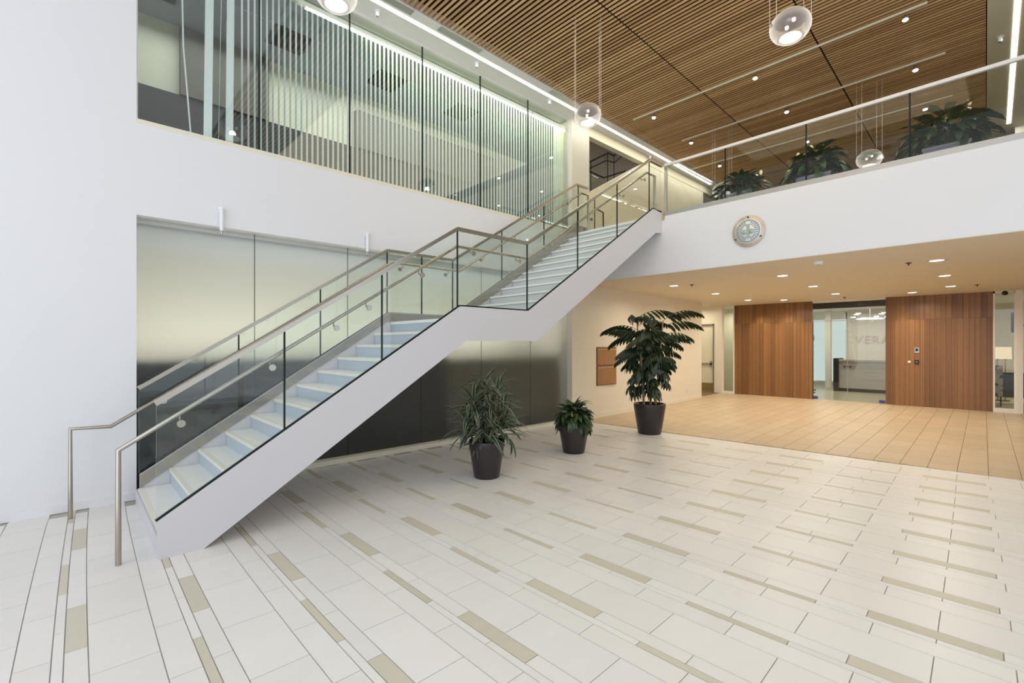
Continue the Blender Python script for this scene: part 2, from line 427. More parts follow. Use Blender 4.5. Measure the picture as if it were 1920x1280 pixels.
for i in range(12):
    box(.6 + i * .62, 1.18 + i * .62, 8.3, 8.9, 6.955, 6.985).build('ceiling_tile', M['greytile'] if i % 3 else M['charcoal'], oc)
for i in range(12):
    box(.6 + i * .62, 1.18 + i * .62, 7.5, 8.1, 6.955, 6.985).build('ceiling_tile', M['greytile'], oc)

# ---------------------------------------------------------------- ceiling of the hall
ZC = 6.65
struct('ceiling', MB().box(-5.6, 24, -5.6, 6.95, 6.86, 7.1, 0).box(-5.6, 2.4, -5.6, 6.95, 6.66, 6.86, 1), [M['black'], M['ceilwhite']])
def ye(x, i):
    return (.272 + .030 * (x - 9.6), 2.18 + .0284 * (x - 7.58), 4.118 + .0229 * (x - 5.5), 6.055 + .017 * (x - 3.44))[i]
wood = struct('ceiling_wood', MB().box(2.45, 24, .3, 6.6, 6.80, 6.84), M['black'])
cands = []
x = 2.5; k = 0
while x < 22:
    for i in range(3):
        cands.append((x, i))
    x += .081
def inview(x, i):
    ps = [px(x, ye(x, i), ZC), px(x, ye(x, i + 1), ZC)]
    if None in ps: return 0
    (a, b), (c, d) = ps
    if max(b, d) < 0 or (b < 0 and d < 0): return 0
    return (abs(a - c) + 1) / (x * x + 20)
cands.sort(key=lambda c: -inview(*c))
rest = MB()
for n, (x, i) in enumerate(cands):
    a, b = ye(x, i) + .012, ye(x, i + 1) - .012
    if n < 300:
        o = MB().box(-.0175, .0175, -(b - a) / 2, (b - a) / 2, 0, .016).build('ceiling_slat', M['slat'], wood); o.location = (x, (a + b) / 2, ZC)
    else: rest.box(x - .0175, x + .0175, a, b, ZC, ZC + .016)
rest.build('ceiling_slat_field', M['slat'], wood, 'stuff')
MB().box(2.45, 22, 2.5, 2.56, 6.666, 6.72).box(2.45, 22, 4.4, 4.46, 6.666, 6.72).box(2.45, 22, 1.2, 1.26, 6.666, 6.72).box(2.45, 22, 5.4, 5.46, 6.666, 6.72).build('slat_carrier', M['black'], wood, )
# plaster soffits along both edges, with their light slots and air grilles
def strip(y0, y1, x0, x1, sl, z0, z1):
    return MB().quadbox([(x0, y0 + sl * (x0 - 9)), (x1, y0 + sl * (x1 - 9)), (x1, y1), (x0, y1)], z0, z1)
sofl = struct('ceiling_soffit', MB().quadbox([(2.4, ye(2.4, 3)), (22, ye(22, 3)), (22, 6.95), (2.4, 6.95)], 6.64, 6.80), M['ceilwhite'])
MB().quadbox([(2.4, 6.235), (14.4, 6.375), (14.4, 6.445), (2.4, 6.305)], 6.632, 6.641).build('light_slot', M['e_cove'], sofl)
for a, b in ((2.5, 3.72), (4.2, 5.05), (6.83, 7.72), (12.3, 13.4)):
    MB().quadbox([(a, ye(a, 3) + .02), (b, ye(b, 3) + .02), (b, ye(b, 3) + .14), (a, ye(a, 3) + .14)], 6.634, 6.641).build('air_grille', M['satin'], sofl)
sofr = struct('ceiling_soffit_right', MB().quadbox([(2.4, -5.6), (22, -5.6), (22, ye(22, 0)), (2.4, ye(2.4, 0))], 6.64, 6.80), M['beam'])
MB().quadbox([(7, -.13), (15.3, .06), (15.3, .13), (7, -.06)], 6.632, 6.641).build('light_slot', M['e_cove'], sofr)

# ---------------------------------------------------------------- balcony, soffit, upper hall
XB = 8.26
struct('wall_balcony', MB().box(XB, XB + .16, -5.6, 4.56, 3.06, 4.15).box(XB, XB + .16, 4.56, 6.60, 3.06, 4.07), M['white'])
struct('trim_3', box(XB + .02, XB + .14, -5.6, 4.60, 4.15, 4.235), M['satin'])
struct('floor_upper', box(XB + .16, 24, -5.6, 6.6, 3.9, 4.08), M['carpet'])
struct('ceiling_lower', box(XB + .004, 17.3, -5.6, 8.6, 3.052, 3.12), M['soffit'])
# upper left wall with the opening on the far stair
poly = [(8.56, 4.08), (14.2, 4.08), (14.2, 6.43), (10.90, 6.43), (8.56, 5.13)]
struct('wall_stairwell', MB().prism(poly, YW, YW + .12), M['beam'])
struct('trim_4', box(8.56, 22, YW - .01, YW + .14, 6.42, 6.64), M['beam'])
struct('wall_upper_left', MB().box(14.2, 22, 7.2, 7.3, 4.08, 6.8).box(14.2, 14.3, 6.6, 7.3, 4.08, 6.64), M['palecream'])
struct('wall_stairwell_back', MB().box(8.2, 16, 9.2, 9.3, 3.1, 8.6).box(8.56, 8.66, 7.1, 9.3, 4.0, 8.6).box(8.2, 16, YW + .14, 9.3, 8.5, 8.6), simple('stairwell_paint', (.46, .35, .22), .6))
struct('wall_upper_right', MB().box(8.5, 24, -1.6, -1.5, 4.08, 6.8).box(15.6, 15.9, -.5, .0, 4.08, 6.8), M['palecream'])
struct('wall_upper_end', box(22, 22.1, -1.6, 7.3, 4.08, 6.8), M['walnut'])

# ---------------------------------------------------------------- glazed walls behind the camera (daylight)
fr = MB()
for y in (-5.5, -3.0, -.5, 2.0, 4.5, 6.5): fr.box(-5.6, -5.5, y - .05, y + .05, 0, 6.66)
fr.box(-5.6, -5.5, -5.6, 6.6, 3.1, 3.3).box(-5.6, -5.5, -5.6, 6.6, 0, .1)
struct('window_3', fr, M['frame'])
fr = MB()
for x in (-5.5, -2.5, .5, 3.5, 6.5, 8.2): fr.box(x - .05, x + .05, -5.6, -5.5, 0, 6.66)
fr.box(-5.6, 8.3, -5.6, -5.5, 3.1, 3.3).box(-5.6, 8.3, -5.6, -5.5, 0, .1)
struct('window_4', fr, M['frame'])
struct('wall_passage_right', MB().box(8.3, 17.3, -3.0, -2.9, 0, 3.06).box(8.26, 24, -5.7, -5.6, 3.1, 7), M['cream'])

# ---------------------------------------------------------------- staircase
YN, YF = 4.62, 6.42
st = thing('staircase', (.5, 5.52, 0), 'white steel staircase with glass sides, pale treads and a mid landing rising to the balcony', 'staircase')
OX, OY = .5, 5.52
def P(o):
    o.location = (o.location.x - OX, o.location.y - OY, o.location.z); return o
sp = [(.50, 0), (.81, 0), (3.555, 1.748), (4.81, 1.752), (8.03, 3.80), (8.255, 3.83), (8.255, 4.21), (7.93, 4.25), (4.633, 2.18), (3.46, 2.18), (.50, .312)]
P(MB().prism(sp, YN, YN + .03).build('stringer', M['stairwhite'], st))
sp2 = [(a, b) for a, b in sp[:-1]] + [(.54, .312)]; sp2[0] = (.54, 0)
P(MB().prism(sp2, YF - .03, YF).build('stringer', M['stairwhite'], st))
# soffit plates under the flights
P(MB().prism([(.83, .03), (3.56, 1.77), (4.80, 1.774), (8.02, 3.82), (8.02, 3.85), (4.79, 1.80), (3.55, 1.80), (.80, .05)], YN + .03, YF - .03).build('soffit_plate', M['stairwhite'], st))
# steel shoe on the inside of the far side
shoe = [(.54, .175), (.54, .306), (3.46, 2.172), (4.63, 2.172), (7.93, 4.245), (8.25, 4.245), (8.25, 4.10), (7.96, 4.10), (4.66, 2.045), (3.44, 2.045)]
P(MB().prism(shoe, YF - .045, YF - .031).build('steel_shoe', M['steel'], st))
tme = MB().box(.045, .30, -.86, .86, -.035, 0, 0).box(0, .045, -.86, .86, -.035, 0.001, 1).mesh('tread', [M['tread'], M['nosing']])
tme2 = MB().box(.045, .30, -.86, .86, -.035, 0, 0).box(0, .045, -.86, .86, -.03, 0.001, 0).box(.002, .045, -.86, .86, -.038, -.03, 1).mesh('tread', [M['tread'], M['seal']])
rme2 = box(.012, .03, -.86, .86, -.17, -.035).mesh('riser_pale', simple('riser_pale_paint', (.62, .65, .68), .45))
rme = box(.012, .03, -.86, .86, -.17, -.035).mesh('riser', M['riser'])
for k in range(1, 12):
    for x0, z0 in ((.525, 0), (4.90, 2.04)):
        xx = x0 + .27 * (k - 1); zz = z0 + .17 * k
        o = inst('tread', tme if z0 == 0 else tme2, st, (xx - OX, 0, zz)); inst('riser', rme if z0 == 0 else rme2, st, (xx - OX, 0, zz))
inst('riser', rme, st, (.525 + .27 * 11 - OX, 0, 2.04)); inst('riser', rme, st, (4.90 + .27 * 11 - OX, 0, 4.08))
MB().box(.525 + .27 * 11 - OX, 4.93 - OX, -.86, .86, 2.0, 2.04).build('landing', M['tread'], st)
MB().box(4.90 + .27 * 11 - OX, 8.26 - OX, -.86, .86, 4.04, 4.08).build('top_landing', M['tread'], st)
# glass guards (pieces split where the photo shows the joints)
def line(x, pts):
    for (a, b), (c, d) in zip(pts[:-1], pts[1:]):
        if a <= x <= c: return b + (d - b) * (x - a) / (c - a)
    return pts[-1][1]
bot = [(.49, .30), (3.46, 2.165), (4.633, 2.165), (7.93, 4.23), (8.26, 4.23)]
top = [(.49, 1.215), (3.43, 3.085), (4.626, 3.085), (7.84, 5.10), (8.26, 5.10)]
def guard(y, xs, knees):
    for a, b in zip(xs[:-1], xs[1:]):
        a += .004; b -= .004
        mid = [k for k in knees if a + .01 < k < b - .01]
        X = [a] + mid + [b]
        pl = [(x, line(x, bot)) for x in X] + [(x, line(x, top)) for x in reversed(X)]
        P(MB().prism(pl, y, y + .014).build('glass_panel', M['guard'], st))
    for x in xs[1:-1]:
        P(MB().box(x - .007, x + .007, y - .001, y + .015, line(x, bot), line(x, top)).build('glass_joint', M['joint'], st))
KN = (3.43, 3.46, 4.626, 4.633, 7.84, 7.93)
guard(YN + .004, [.49, 1.448, 2.432, 3.43, 4.626, 5.731, 6.79, 7.82, 8.25], KN)
guard(YF - .02, [.53, 1.482, 2.461, 3.449, 4.05, 4.647, 5.749, 6.875, 7.95, 8.25], KN)
for yy in (YN + .011, YF - .013):
    P(MB().bar([(a + (.05 if (yy > 5 and a < 1) else 0), yy, b + (.032 if (yy > 5 and a < 1) else 0) + .012) for a, b in bot], .022, .016).build('glass_channel', M['joint'], st))
P(MB().bar([(.486, YN + .01, 1.235), (3.427, YN + .01, 3.105), (4.628, YN + .01, 3.105), (7.838, YN + .01, 5.12), (8.27, YN + .01, 5.12)], .045, .04).build('top_rail', M['steel'], st))
P(MB().bar([(.529, YF - .012, 1.235), (3.449, YF - .012, 3.105), (4.65, YF - .012, 3.105), (7.89, YF - .012, 5.12), (8.27, YF - .012, 5.12)], .045, .04).build('top_rail', M['steel'], st))
rn = [(.27, 4.73, 0), (.27, 4.73, .885), (3.50, 4.73, 2.92), (4.735, 4.73, 2.92), (7.90, 4.73, 4.93), (8.18, 4.73, 4.93), (8.18, 4.73, 4.09)]
rf = [(0, 6.32, 0), (0, 6.32, .875), (.302, 6.32, .865), (3.48, 6.32, 2.92), (4.715, 6.32, 2.92), (7.95, 6.32, 4.93), (8.18, 6.32, 4.93), (8.18, 6.32, 4.09)]
hr1 = P(MB().tube(rn, .020, 12).build('handrail', M['steel'], st))
hr2 = P(MB().tube(rf, .020, 12).build('handrail', M['steel'], st))
def hz(x, r):
    return line(x, [(a, c) for a, b, c in r[1:-1]])
for ys, side, r, h, xs in ((4.73, -1, rn, hr1, (.66, 1.35, 1.95, 2.30, 2.95, 3.7, 4.5, 5.2, 6.1, 7.0, 7.7)),
                           (6.32, 1, rf, hr2, (.75, 1.6, 2.4, 3.1, 3.66, 4.5, 5.25, 6.0, 6.8, 7.6))):
    for x in xs:
        z = hz(x, r); yg = ys + side * .088
        b = MB().tube([(x, ys, z - .015), (x, ys, z - .055), (x, yg, z - .075)], .007, 6)
        b.cyl((x, min(yg, yg - side * .016), z - .075), .030, .016, 14, axis='y')
        o = b.build('rail_bracket', M['steel'], h)
        o.location = (0, 0, 0)
# small floor cap at the foot and the white kick board of the first step
P(box(.505, .53, YN + .03, YF - .03, 0, .16).build('kick_board', M['stairwhite'], st))

# ---------------------------------------------------------------- balcony guard
bg = thing('balcony_railing', (8.33, 2.0, 4.235), 'glass balcony guard with a pale round-edged top rail above the white parapet', 'railing')
js = [4.56, 3.452, 2.215, .977, -.26, -1.5]
for a, b in zip(js[1:], js[:-1]):
    box(-.007, .007, a + .005 - 2, b - .005 - 2, 0, .89).build('glass_panel', M['clear'], bg)
for a in js[1:-1]:
    box(-.008, .008, a - .009 - 2, a + .009 - 2, 0, .89).build('glass_joint', M['joint'], bg)
MB().bar([(0, 4.60 - 2, .905), (0, -3.5, .905)], .05, .045).build('top_rail', M['frame'], bg)
box(-.02, .02, 4.55 - 2, 4.60 - 2, 0, .89).build('end_post', M['satin'], bg)

# ---------------------------------------------------------------- entrance wall (slightly skewed)
def ex(y): return 17.12 - .052 * (y - .38)
ang = math.atan(-.052)
def wallbox(y0, y1, z0, z1, t0=0, t1=.08, mb=None):
    mb = mb or MB()
    return mb.quadbox([(ex(y0) + t0, y0), (ex(y0) + t1, y0), (ex(y1) + t1, y1), (ex(y1) + t0, y1)], z0, z1)
wd = []
def wood_wall(name, y0, y1, vs_, zs):
    root = struct(name, wallbox(y0, y1, 0, 3.06, .03, .14), M['deskdark'])
    for (a, b) in zip(vs_[:-1], vs_[1:]):
        for (c, d) in zip(zs[:-1], zs[1:]):
            n = max(1, round((b - a) / .11)); wdt = (b - a) / n
            for i in range(n):
                ya = a + i * wdt; yb = ya + wdt
                yc = (ya + yb) / 2
                o = MB().quadbox([(-.0, ya - yc + .001), (.03, ya - yc + .001), (.03 , yb - yc - .001), (-.0, yb - yc - .001)], c + .002, d - .002).build('wood_board', M['walnut'], root)
                o.location = (ex(yc), yc, 0); o.rotation_euler = (0, 0, .052 if False else 0)
    return root
wood_wall('wall_wood_left', 4.33, 6.64, [4.33, 5.5, 6.64], [0, 2.42, 3.06])
wood_wall('wall_wood_right', .38, 2.53, [.38, 1.48, 2.53], [0, 2.40, 3.06])
struct('wall_doorway', MB().box(16.72, 16.85, 7.04, 7.33, 0, 3.06).box(16.72, 16.85, 7.33, 8.6, 2.42, 3.06).box(14.7, 14.8, 6.95, 8.6, 0, 3.06).box(14.8, 16.9, 8.5, 8.6, 0, 3.06), M['cream'])
area('door_nook_fill', (15.9, 7.7, 2.95), (0, 0, 0), .8, .6, 16, (1, .93, .72))  # added fill with no fixture, brightens the cream door
d1 = struct('door_1', box(16.78, 16.83, 7.36, 8.40, .01, 2.40), M['palecream'])
MB().box(16.70, 16.86, 7.32, 7.36, 0, 2.44).box(16.70, 16.86, 7.32, 8.46, 2.40, 2.44).build('door_frame', simple('grey_door_frame', (.20, .17, .13), .5), d1)
MB().box(16.73, 16.76, 7.42, 8.2, .98, 1.04).box(16.73, 16.78, 7.42, 7.48, .92, 1.12).build('push_bar', M['satin'], d1)
box(16.765, 16.78, 7.40, 8.36, .03, .33).build('kick_plate', M['brass'], d1)
# glass sidelight left of the wood wall
w5 = struct('window_5', MB().box(16.74, 16.80, 6.64, 6.67, 0, 3.06).box(16.74, 16.80, 7.01, 7.04, 0, 3.06).box(16.74, 16.80, 6.67, 7.01, 3.02, 3.06).box(16.74, 16.80, 6.67, 7.01, 0, .08), M['frame'])
box(16.765, 16.775, 6.67, 7.01, .08, 3.02).build('pane', M['clear'], w5)
struct('wall_side_corridor', MB().box(18.6, 18.7, 6.2, 8.6, 0, 3.06).box(16.9, 18.7, 8.5, 8.6, 0, 3.06), M['palecream'])
area('side_corridor_light', (17.8, 7.2, 2.95), (0, 0, 0), .8, .8, 20, (1, .95, .75))
# right hand glazing
w6 = struct('window_6', MB().box(17.08, 17.16, .345, .38, 0, 3.06).box(17.08, 17.16, -.02, .015, 0, 3.06).box(17.08, 17.16, .0, .38, 3.0, 3.06).box(17.06, 17.16, -.02, .38, 0, .10), M['frame'])
box(17.115, 17.125, .015, .345, .10, 3.0).build('pane', M['clear'], w6)
struct('trim_5', box(17.02, 17.2, -.14, -.02, 0, 3.06), M['frame'])
struct('wall_wood_end', box(17.1, 17.25, -3, -.17, 0, 3.06), M['walnut'])

# entrance double door, glass
d2 = struct('door_2', wallbox(2.53, 4.33, 3.0, 3.06, .03, .09), M['frame'])
for y0, y1 in ((2.54, 3.428), (3.436, 4.32)):
    wallbox(y0, y1, .03, 2.42, .045, .057).build('glass_leaf', M['clear'], d2)
wallbox(2.54, 4.32, 2.44, 3.0, .045, .057).build('glass_transom', M['clear'], d2)
wallbox(3.426, 3.438, .03, 2.42, .043, .059).build('meeting_strip', M['seal'], d2)
wallbox(2.54, 4.32, 2.42, 2.44, .04, .06).build('transom_joint', M['satin'], d2)
for y in (3.33, 3.53):
    c = (ex(y) + .02, y, 1.04)
    MB().cyl(c, .10, .02, 20, axis='x').build('lock_plate', M['steel'], d2)
    MB().cyl((c[0] - .012, y + (.03 if y < 3.43 else -.03), 1.04), .03, .014, 12, axis='x').build('lock_core', M['blackplastic'], d2)
for y0, y1 in ((2.55, 2.68), (4.20, 4.31)):
    wallbox(y0, y1, .02, .10, .03, .08).build('floor_hinge', M['lilac'], d2)

# access devices on the right wood wall
ic = thing('door_intercom', (ex(1.85), 1.85, 1.55), 'small steel door intercom on the right wood wall, above the black reader', 'intercom')
box(-.02, 0, -.05, .05, -.075, .075).build('plate', M['steel'], ic); box(-.03, -.02, -.028, .028, -.03, .045).build('screen', M['blackplastic'], ic)
cr = thing('card_reader', (ex(1.85), 1.85, 1.225), 'black square card reader on the right wood wall', 'card reader')
box(-.025, 0, -.045, .045, -.055, .055).build('body', M['blackplastic'], cr); box(-.03, -.025, -.012, .012, -.012, .012).build('indicator', M['satin'], cr)
pb = thing('door_button', (ex(2.01), 2.01, 1.225), 'small round white button left of the black card reader', 'button')
MB().cyl((-.012, 0, 0), .035, .012, 16, axis='x').build('base', M['frame'], pb); MB().cyl((-.02, 0, 0), .018, .008, 12, axis='x').build('cap', M['sealwhite'], pb)

# ---------------------------------------------------------------- reception room
struct('floor_reception', box(17.15, 26, -3, 8.5, -.05, 0), M['recfloor'])
struct('ceiling_reception', MB().box(17.28, 26, -3, 8.5, 3.06, 3.14), M['ceilwhite'])
struct('trim_6', MB().box(18.0, 18.25, 2.4, 4.9, 2.88, 3.06), M['deskdark'])
struct('wall_reception', MB().box(22.6, 22.7, 1.5, 4.58, 0, 3.06).box(21.9, 22.1, 4.98, 5.16, 0, 3.06).box(25, 25.1, -3, 8.5, 0, 3.06).box(17.2, 25, 1.45, 1.5, 0, 3.06), M['cream'])
w7 = struct('window_7', MB().box(22.6, 22.66, 4.58, 4.62, 0, 3.0).box(22.6, 22.66, 4.58, 5.8, 2.72, 3.06), M['palecream'])
box(22.64, 22.65, 4.62, 5.8, .22, 2.72).build('pane', M['e_frost'], w7)
desk = thing('reception_desk', (20.9, 3.4, 0), 'long reception desk with a dark end and stone top behind the glass entrance', 'desk')
box(-.28, .3, -1.6, 1.02, .12, 1.10).build('body', M['deskface'], desk)
box(-.36, .38, -1.6, 1.02, 1.10, 1.16).build('top', M['stone'], desk)
box(-.38, .38, 1.02, 1.18, 0, 1.20).build('end_panel', M['deskdark'], desk)
box(-.24, .3, -1.6, 1.02, 0, .12).build('plinth', M['deskdark'], desk)
for z in (.45, .72): box(-.285, -.275, -1.6, .3, z, z + .012).build('shadow_line', M['stone'], desk)
ch = thing('chandelier', (20.3, 3.45, 2.6), 'glowing ring chandelier of small plates above the reception desk', 'chandelier')
MB().tube([(0, 0, 0), (0, 0, .46)], .012, 8).build('stem', M['satin'], ch)
MB().lathe([(.30, -.02), (.40, 0), (.30, .03), (.28, 0), (.30, -.02)], seg=24).build('ring', M['e_chand'], ch)
for i in range(12):
    a = 2 * pi * i / 12
    o = box(-.06, .06, -.05, .05, -.012, .012).build('light_plate', M['e_chand'] if i % 3 else M['satin'], ch)
    o.location = (.5 * cos(a), .5 * sin(a), -.06 + .12 * (i % 3)); o.rotation_euler = (0, 0, a)
fc = bpy.data.curves.new('wall_lettering', 'FONT'); fc.body = 'VERA'; fc.size = .42; fc.extrude = .01; fc.space_character = 1.15
fc.materials.append(simple('letter_metal', (.68, .61, .50), .5))
tmp = bpy.data.objects.new('lettering_curve', fc); me_ = bpy.data.meshes.new_from_object(tmp); bpy.data.objects.remove(tmp)
lt = bpy.data.objects.new('wall_lettering', me_); COL.objects.link(lt)
lt.location = (22.57, 4.32, 1.76); lt.rotation_euler = (radians(90), 0, radians(-90))
tag(lt, 'faint metal capital letters on the beige wall over the reception desk', 'lettering')
sc = thing('coat_stand', (20.3, 5.28, 0), 'thin dark pole stand just inside the glass entrance by the pillar', 'stand')
MB().tube([(0, 0, .02), (0, 0, 1.95)], .02, 8).build('pole', M['bronze'], sc); MB().cyl((0, 0, 0), .2, .03, 20).build('base', M['bronze'], sc)
box(-.14, .14, -.12, .12, 1.85, 2.05).build('head', M['satin'], sc)
stb = thing('side_table', (19.3, 5.05, 0), 'low pale side table just inside the entrance beside the left wood wall', 'table')
MB().cyl((0, 0, .42), .28, .03, 20).build('top', M['ceilwhite'], stb); MB().tube([(0, 0, .02), (0, 0, .42)], .03, 8).build('leg', M['bronze'], stb); MB().cyl((0, 0, 0), .2, .02, 20).build('base', M['bronze'], stb)
# lounge behind the right hand glazing
struct('wall_lounge', MB().box(22.5, 22.6, -.9, 1.45, 0, 3.06).box(17.3, 22.5, -.95, -.85, 0, 3.06), M['palecream'])
w8 = struct('window_8', box(22.46, 22.5, .45, .50, .9, 2.6), M['frame'])
box(22.47, 22.48, .50, 1.35, .9, 2.6).build('pane', M['e_frost'], w8)
ac = thing('armchair', (19.6, .16, 0), 'dark grey upholstered armchair seen through the narrow right window', 'chair')
MB().box(-.32, .32, -.34, .34, .22, .45).build('seat', M['bluegrey'], ac)
b = MB().prism([(-.38, .22), (-.24, .22), (-.26, .92), (-.36, .90), (-.42, .6)], -.34, .34).build('backrest', M['bluegrey'], ac)
for s in (-1, 1):
    MB().box(-.30, .30, s * .34 - .05, s * .34 + .05, .22, .62).build('armrest', M['bluegrey'], ac)
for sx in (-.26, .26):
    for sy in (-.28, .28): MB().box(sx - .03, sx + .03, sy - .03, sy + .03, 0, .22).build('leg', M['deskdark'], ac)
fl = thing('floor_lamp', (20.6, .27, 0), 'floor lamp with a wide cream drum shade behind the dark armchair', 'lamp')
MB().lathe([(.21, 1.27), (.20, 1.63)], seg=24).build('lamp_shade', M['e_shade'], fl)
MB().tube([(0, .09, .02), (0, .09, 1.3)], .012, 6).build('pole', M['bronze'], fl); MB().tube([(0, -.07, .02), (0, -.07, 1.3)], .012, 6).build('pole', M['bronze'], fl)
MB().cyl((0, 0, 0), .17, .025, 20).build('base', M['bronze'], fl)
area('floor_lamp_light', (20.6, .27, 1.2), (0, 0, 0), .3, .3, 6, (1, .8, .5))
tv = thing('wall_monitor', (20.2, .06, 2.36), 'black tilted monitor on a wall arm above the floor lamp', 'monitor')
box(-.25, .25, -.06, .02, -.30, .28).build('screen', M['blackplastic'], tv); MB().tube([(0, 0, -.1), (0, -.9, -.1)], .02, 6).build('arm', M['blackplastic'], tv)
zc = thing('zebra_chair', (18.9, .47, 0), 'zebra striped chair half hidden beside the wood wall in the right window', 'chair')
zm = bpy.data.materials.new('zebra_fabric'); zm.use_nodes = True; t = zm.node_tree
wv = t.nodes.new('ShaderNodeTexWave'); wv.inputs['Scale'].default_value = 4; wv.inputs['Distortion'].default_value = 7
tcn = t.nodes.new('ShaderNodeTexCoord'); cr_ = t.nodes.new('ShaderNodeValToRGB'); cr_.color_ramp.interpolation = 'CONSTANT'
cr_.color_ramp.elements[0].color = (.02, .018, .015, 1); cr_.color_ramp.elements[1].position = .5; cr_.color_ramp.elements[1].color = (.62, .52, .38, 1)
t.links.new(tcn.outputs['Object'], wv.inputs[0]); t.links.new(wv.outputs[0], cr_.inputs[0]); t.links.new(cr_.outputs[0], t.nodes['Principled BSDF'].inputs['Base Color'])
box(-.26, .26, -.24, .24, .28, .46).build('seat', zm, zc); box(.20, .28, -.24, .24, .46, 1.12).build('backrest', zm, zc)
for sx in (-.22, .22):
    for sy in (-.2, .2): MB().tube([(sx, sy, 0), (sx, sy, .28)], .018, 6).build('leg', M['bronze'], zc)

# ---------------------------------------------------------------- downlights and small ceiling devices
rows = [('nearest row under the balcony edge', [(10.12, 5.36, 'left end'), (10.2, 3.12, 'middle'), (10.16, .86, 'right end')]),
        ('second row from the balcony edge', [(12.5, 5.44, 'left end'), (12.57, 3.2, 'middle'), (12.52, .94, 'right end')]),
        ('third row from the balcony edge', [(15.0, 5.54, 'left end'), (14.85, 3.26, 'middle'), (14.9, 1.02, 'right end')])]
first = None
def downlight(x, y, label):
    global first
    if first is None:
        t = thing('recessed_downlight', (x, y, 3.052), label, 'ceiling light', 'round downlights in the tan soffit')
        MB().lathe([(.085, -.001), (.12, -.006), (.12, 0)], seg=24).build('trim_ring', M['frame'], t)
        MB().lathe([(.0001, -.003), (.088, -.003)], seg=24).build('lens', M['e_down'], t)
        first = t
    else:
        t = copy_tree(first); t.location = (x, y, 3.052); t['label'] = label
    area('downlight_beam', (x, y, 3.040), (0, 0, 0), .14, .14, 26, (1, .89, .72), 'DISK', 160)
for rn_, L in rows:
    for x, y, s in L: downlight(x, y, f'round recessed downlight in the tan soffit, {rn_}, {s}')
downlight(15.75, 4.78, 'round recessed downlight washing the left wood wall beside the entrance')
downlight(15.95, 1.82, 'round recessed downlight washing the right wood wall near its middle')
# wall washers close to the wood walls
for x, y in ((16.3, 5.75), (16.3, 4.95), (16.35, 2.0)):
    l = bpy.data.lights.new('wall_washer', 'SPOT'); l.energy = 40; l.color = (1, .84, .58); l.spot_size = radians(70); l.spot_blend = .8; l.shadow_soft_size = .03
    o = bpy.data.objects.new('wall_washer', l); COL.objects.link(o); o.location = (x, y, 3.03); o.rotation_euler = (0, radians(-22), 0)
s0 = None
for x, y, lb in ((8.9, 2.19, 'white smoke detector on the tan soffit close under the balcony edge'),
                 (10.1, 1.2, 'small ceiling sprinkler left of the right-hand downlight of the nearest row'),
                 (10.2, 4.97, 'small ceiling sprinkler beside the left downlight of the nearest row'),
                 (14.9, .58, 'small ceiling sprinkler in front of the right end of the wood wall'),
                 (16.1, 3.32, 'small ceiling sprinkler in front of the glass entrance')):
    big = 'detector' in lb
    t = thing('smoke_detector' if big else 'ceiling_sprinkler', (x, y, 3.052), lb, 'smoke detector' if big else 'sprinkler')
    if big:
        MB().lathe([(.0001, -.05), (.045, -.05), (.07, -.025), (.075, 0)], seg=20).build('body', M['sealwhite'], t)
        MB().lathe([(.0001, -.056), (.02, -.056), (.02, -.05)], seg=12).build('sensor', M['seal'], t)
    else:
        MB().lathe([(.0001, -.012), (.04, -.010), (.045, 0)], seg=16).build('escutcheon', M['bronze'], t)
        MB().tube([(0, 0, 0), (0, 0, -.045)], .010, 8).build('head', M['bronze'], t)
cam2 = thing('security_camera', (16.9, .17, 3.052), 'dark dome security camera hanging above the narrow right window', 'camera')
MB().lathe([(.0001, -.13), (.05, -.11), (.06, -.06), (.03, -.03), (.03, 0)], seg=16).build('dome', M['blackplastic'], cam2)
MB().cyl((0, 0, -.02), .07, .02, 16).build('mount', M['frame'], cam2)

# ---------------------------------------------------------------- track lights
for X, ya, yb, hs, nm in ((9.0, .86, 5.72, (5.22, 3.20, 1.107), 'nearest'), (10.78, .80, 5.5, (5.27, 3.22, 1.19), 'middle'), (12.72, .84, 6.2, (5.42, 3.36, 1.25), 'farthest')):
    t = tag(MB().box(-.012, .012, ya - 3.2, yb - 3.2, 0, .03).build('light_track', M['beam']), f'long thin light track under the slatted wood ceiling, {nm} of the three', 'light track')
    t.location = (X, 3.2, 6.61)
    for y, pn in zip(hs, ('left', 'middle', 'right')):
        s = thing('track_spotlight', (X, y, 6.61), f'{"unlit grey" if (X == 9.0 and pn == "right") else "glowing warm"} spotlight on the {nm} ceiling track, {pn} one', 'spotlight', 'spotlights on the ceiling tracks')
        MB().tube([(0, 0, 0), (0, 0, -.05)], .008, 6).build('stem', M['satin'], s)
        MB().lathe([(.0001, -.05), (.030, -.052), (.042, -.11), (.038, -.112)], seg=14).build('housing', M['satin'], s)
        MB().lathe([(.0001, -.135), (.025, -.130), (.038, -.118), (.038, -.111)], seg=14).build('lens', M['e_down'] if (X == 9.0 and pn == 'right') else M['e_spot'], s)
        l = bpy.data.lights.new('spot_beam', 'SPOT'); l.energy = 55; l.color = (1, .80, .56); l.spot_size = radians(120); l.spot_blend = .7; l.shadow_soft_size = .03
        o = bpy.data.objects.new('spot_beam', l); COL.objects.link(o); o.location = (X, y, 6.48)

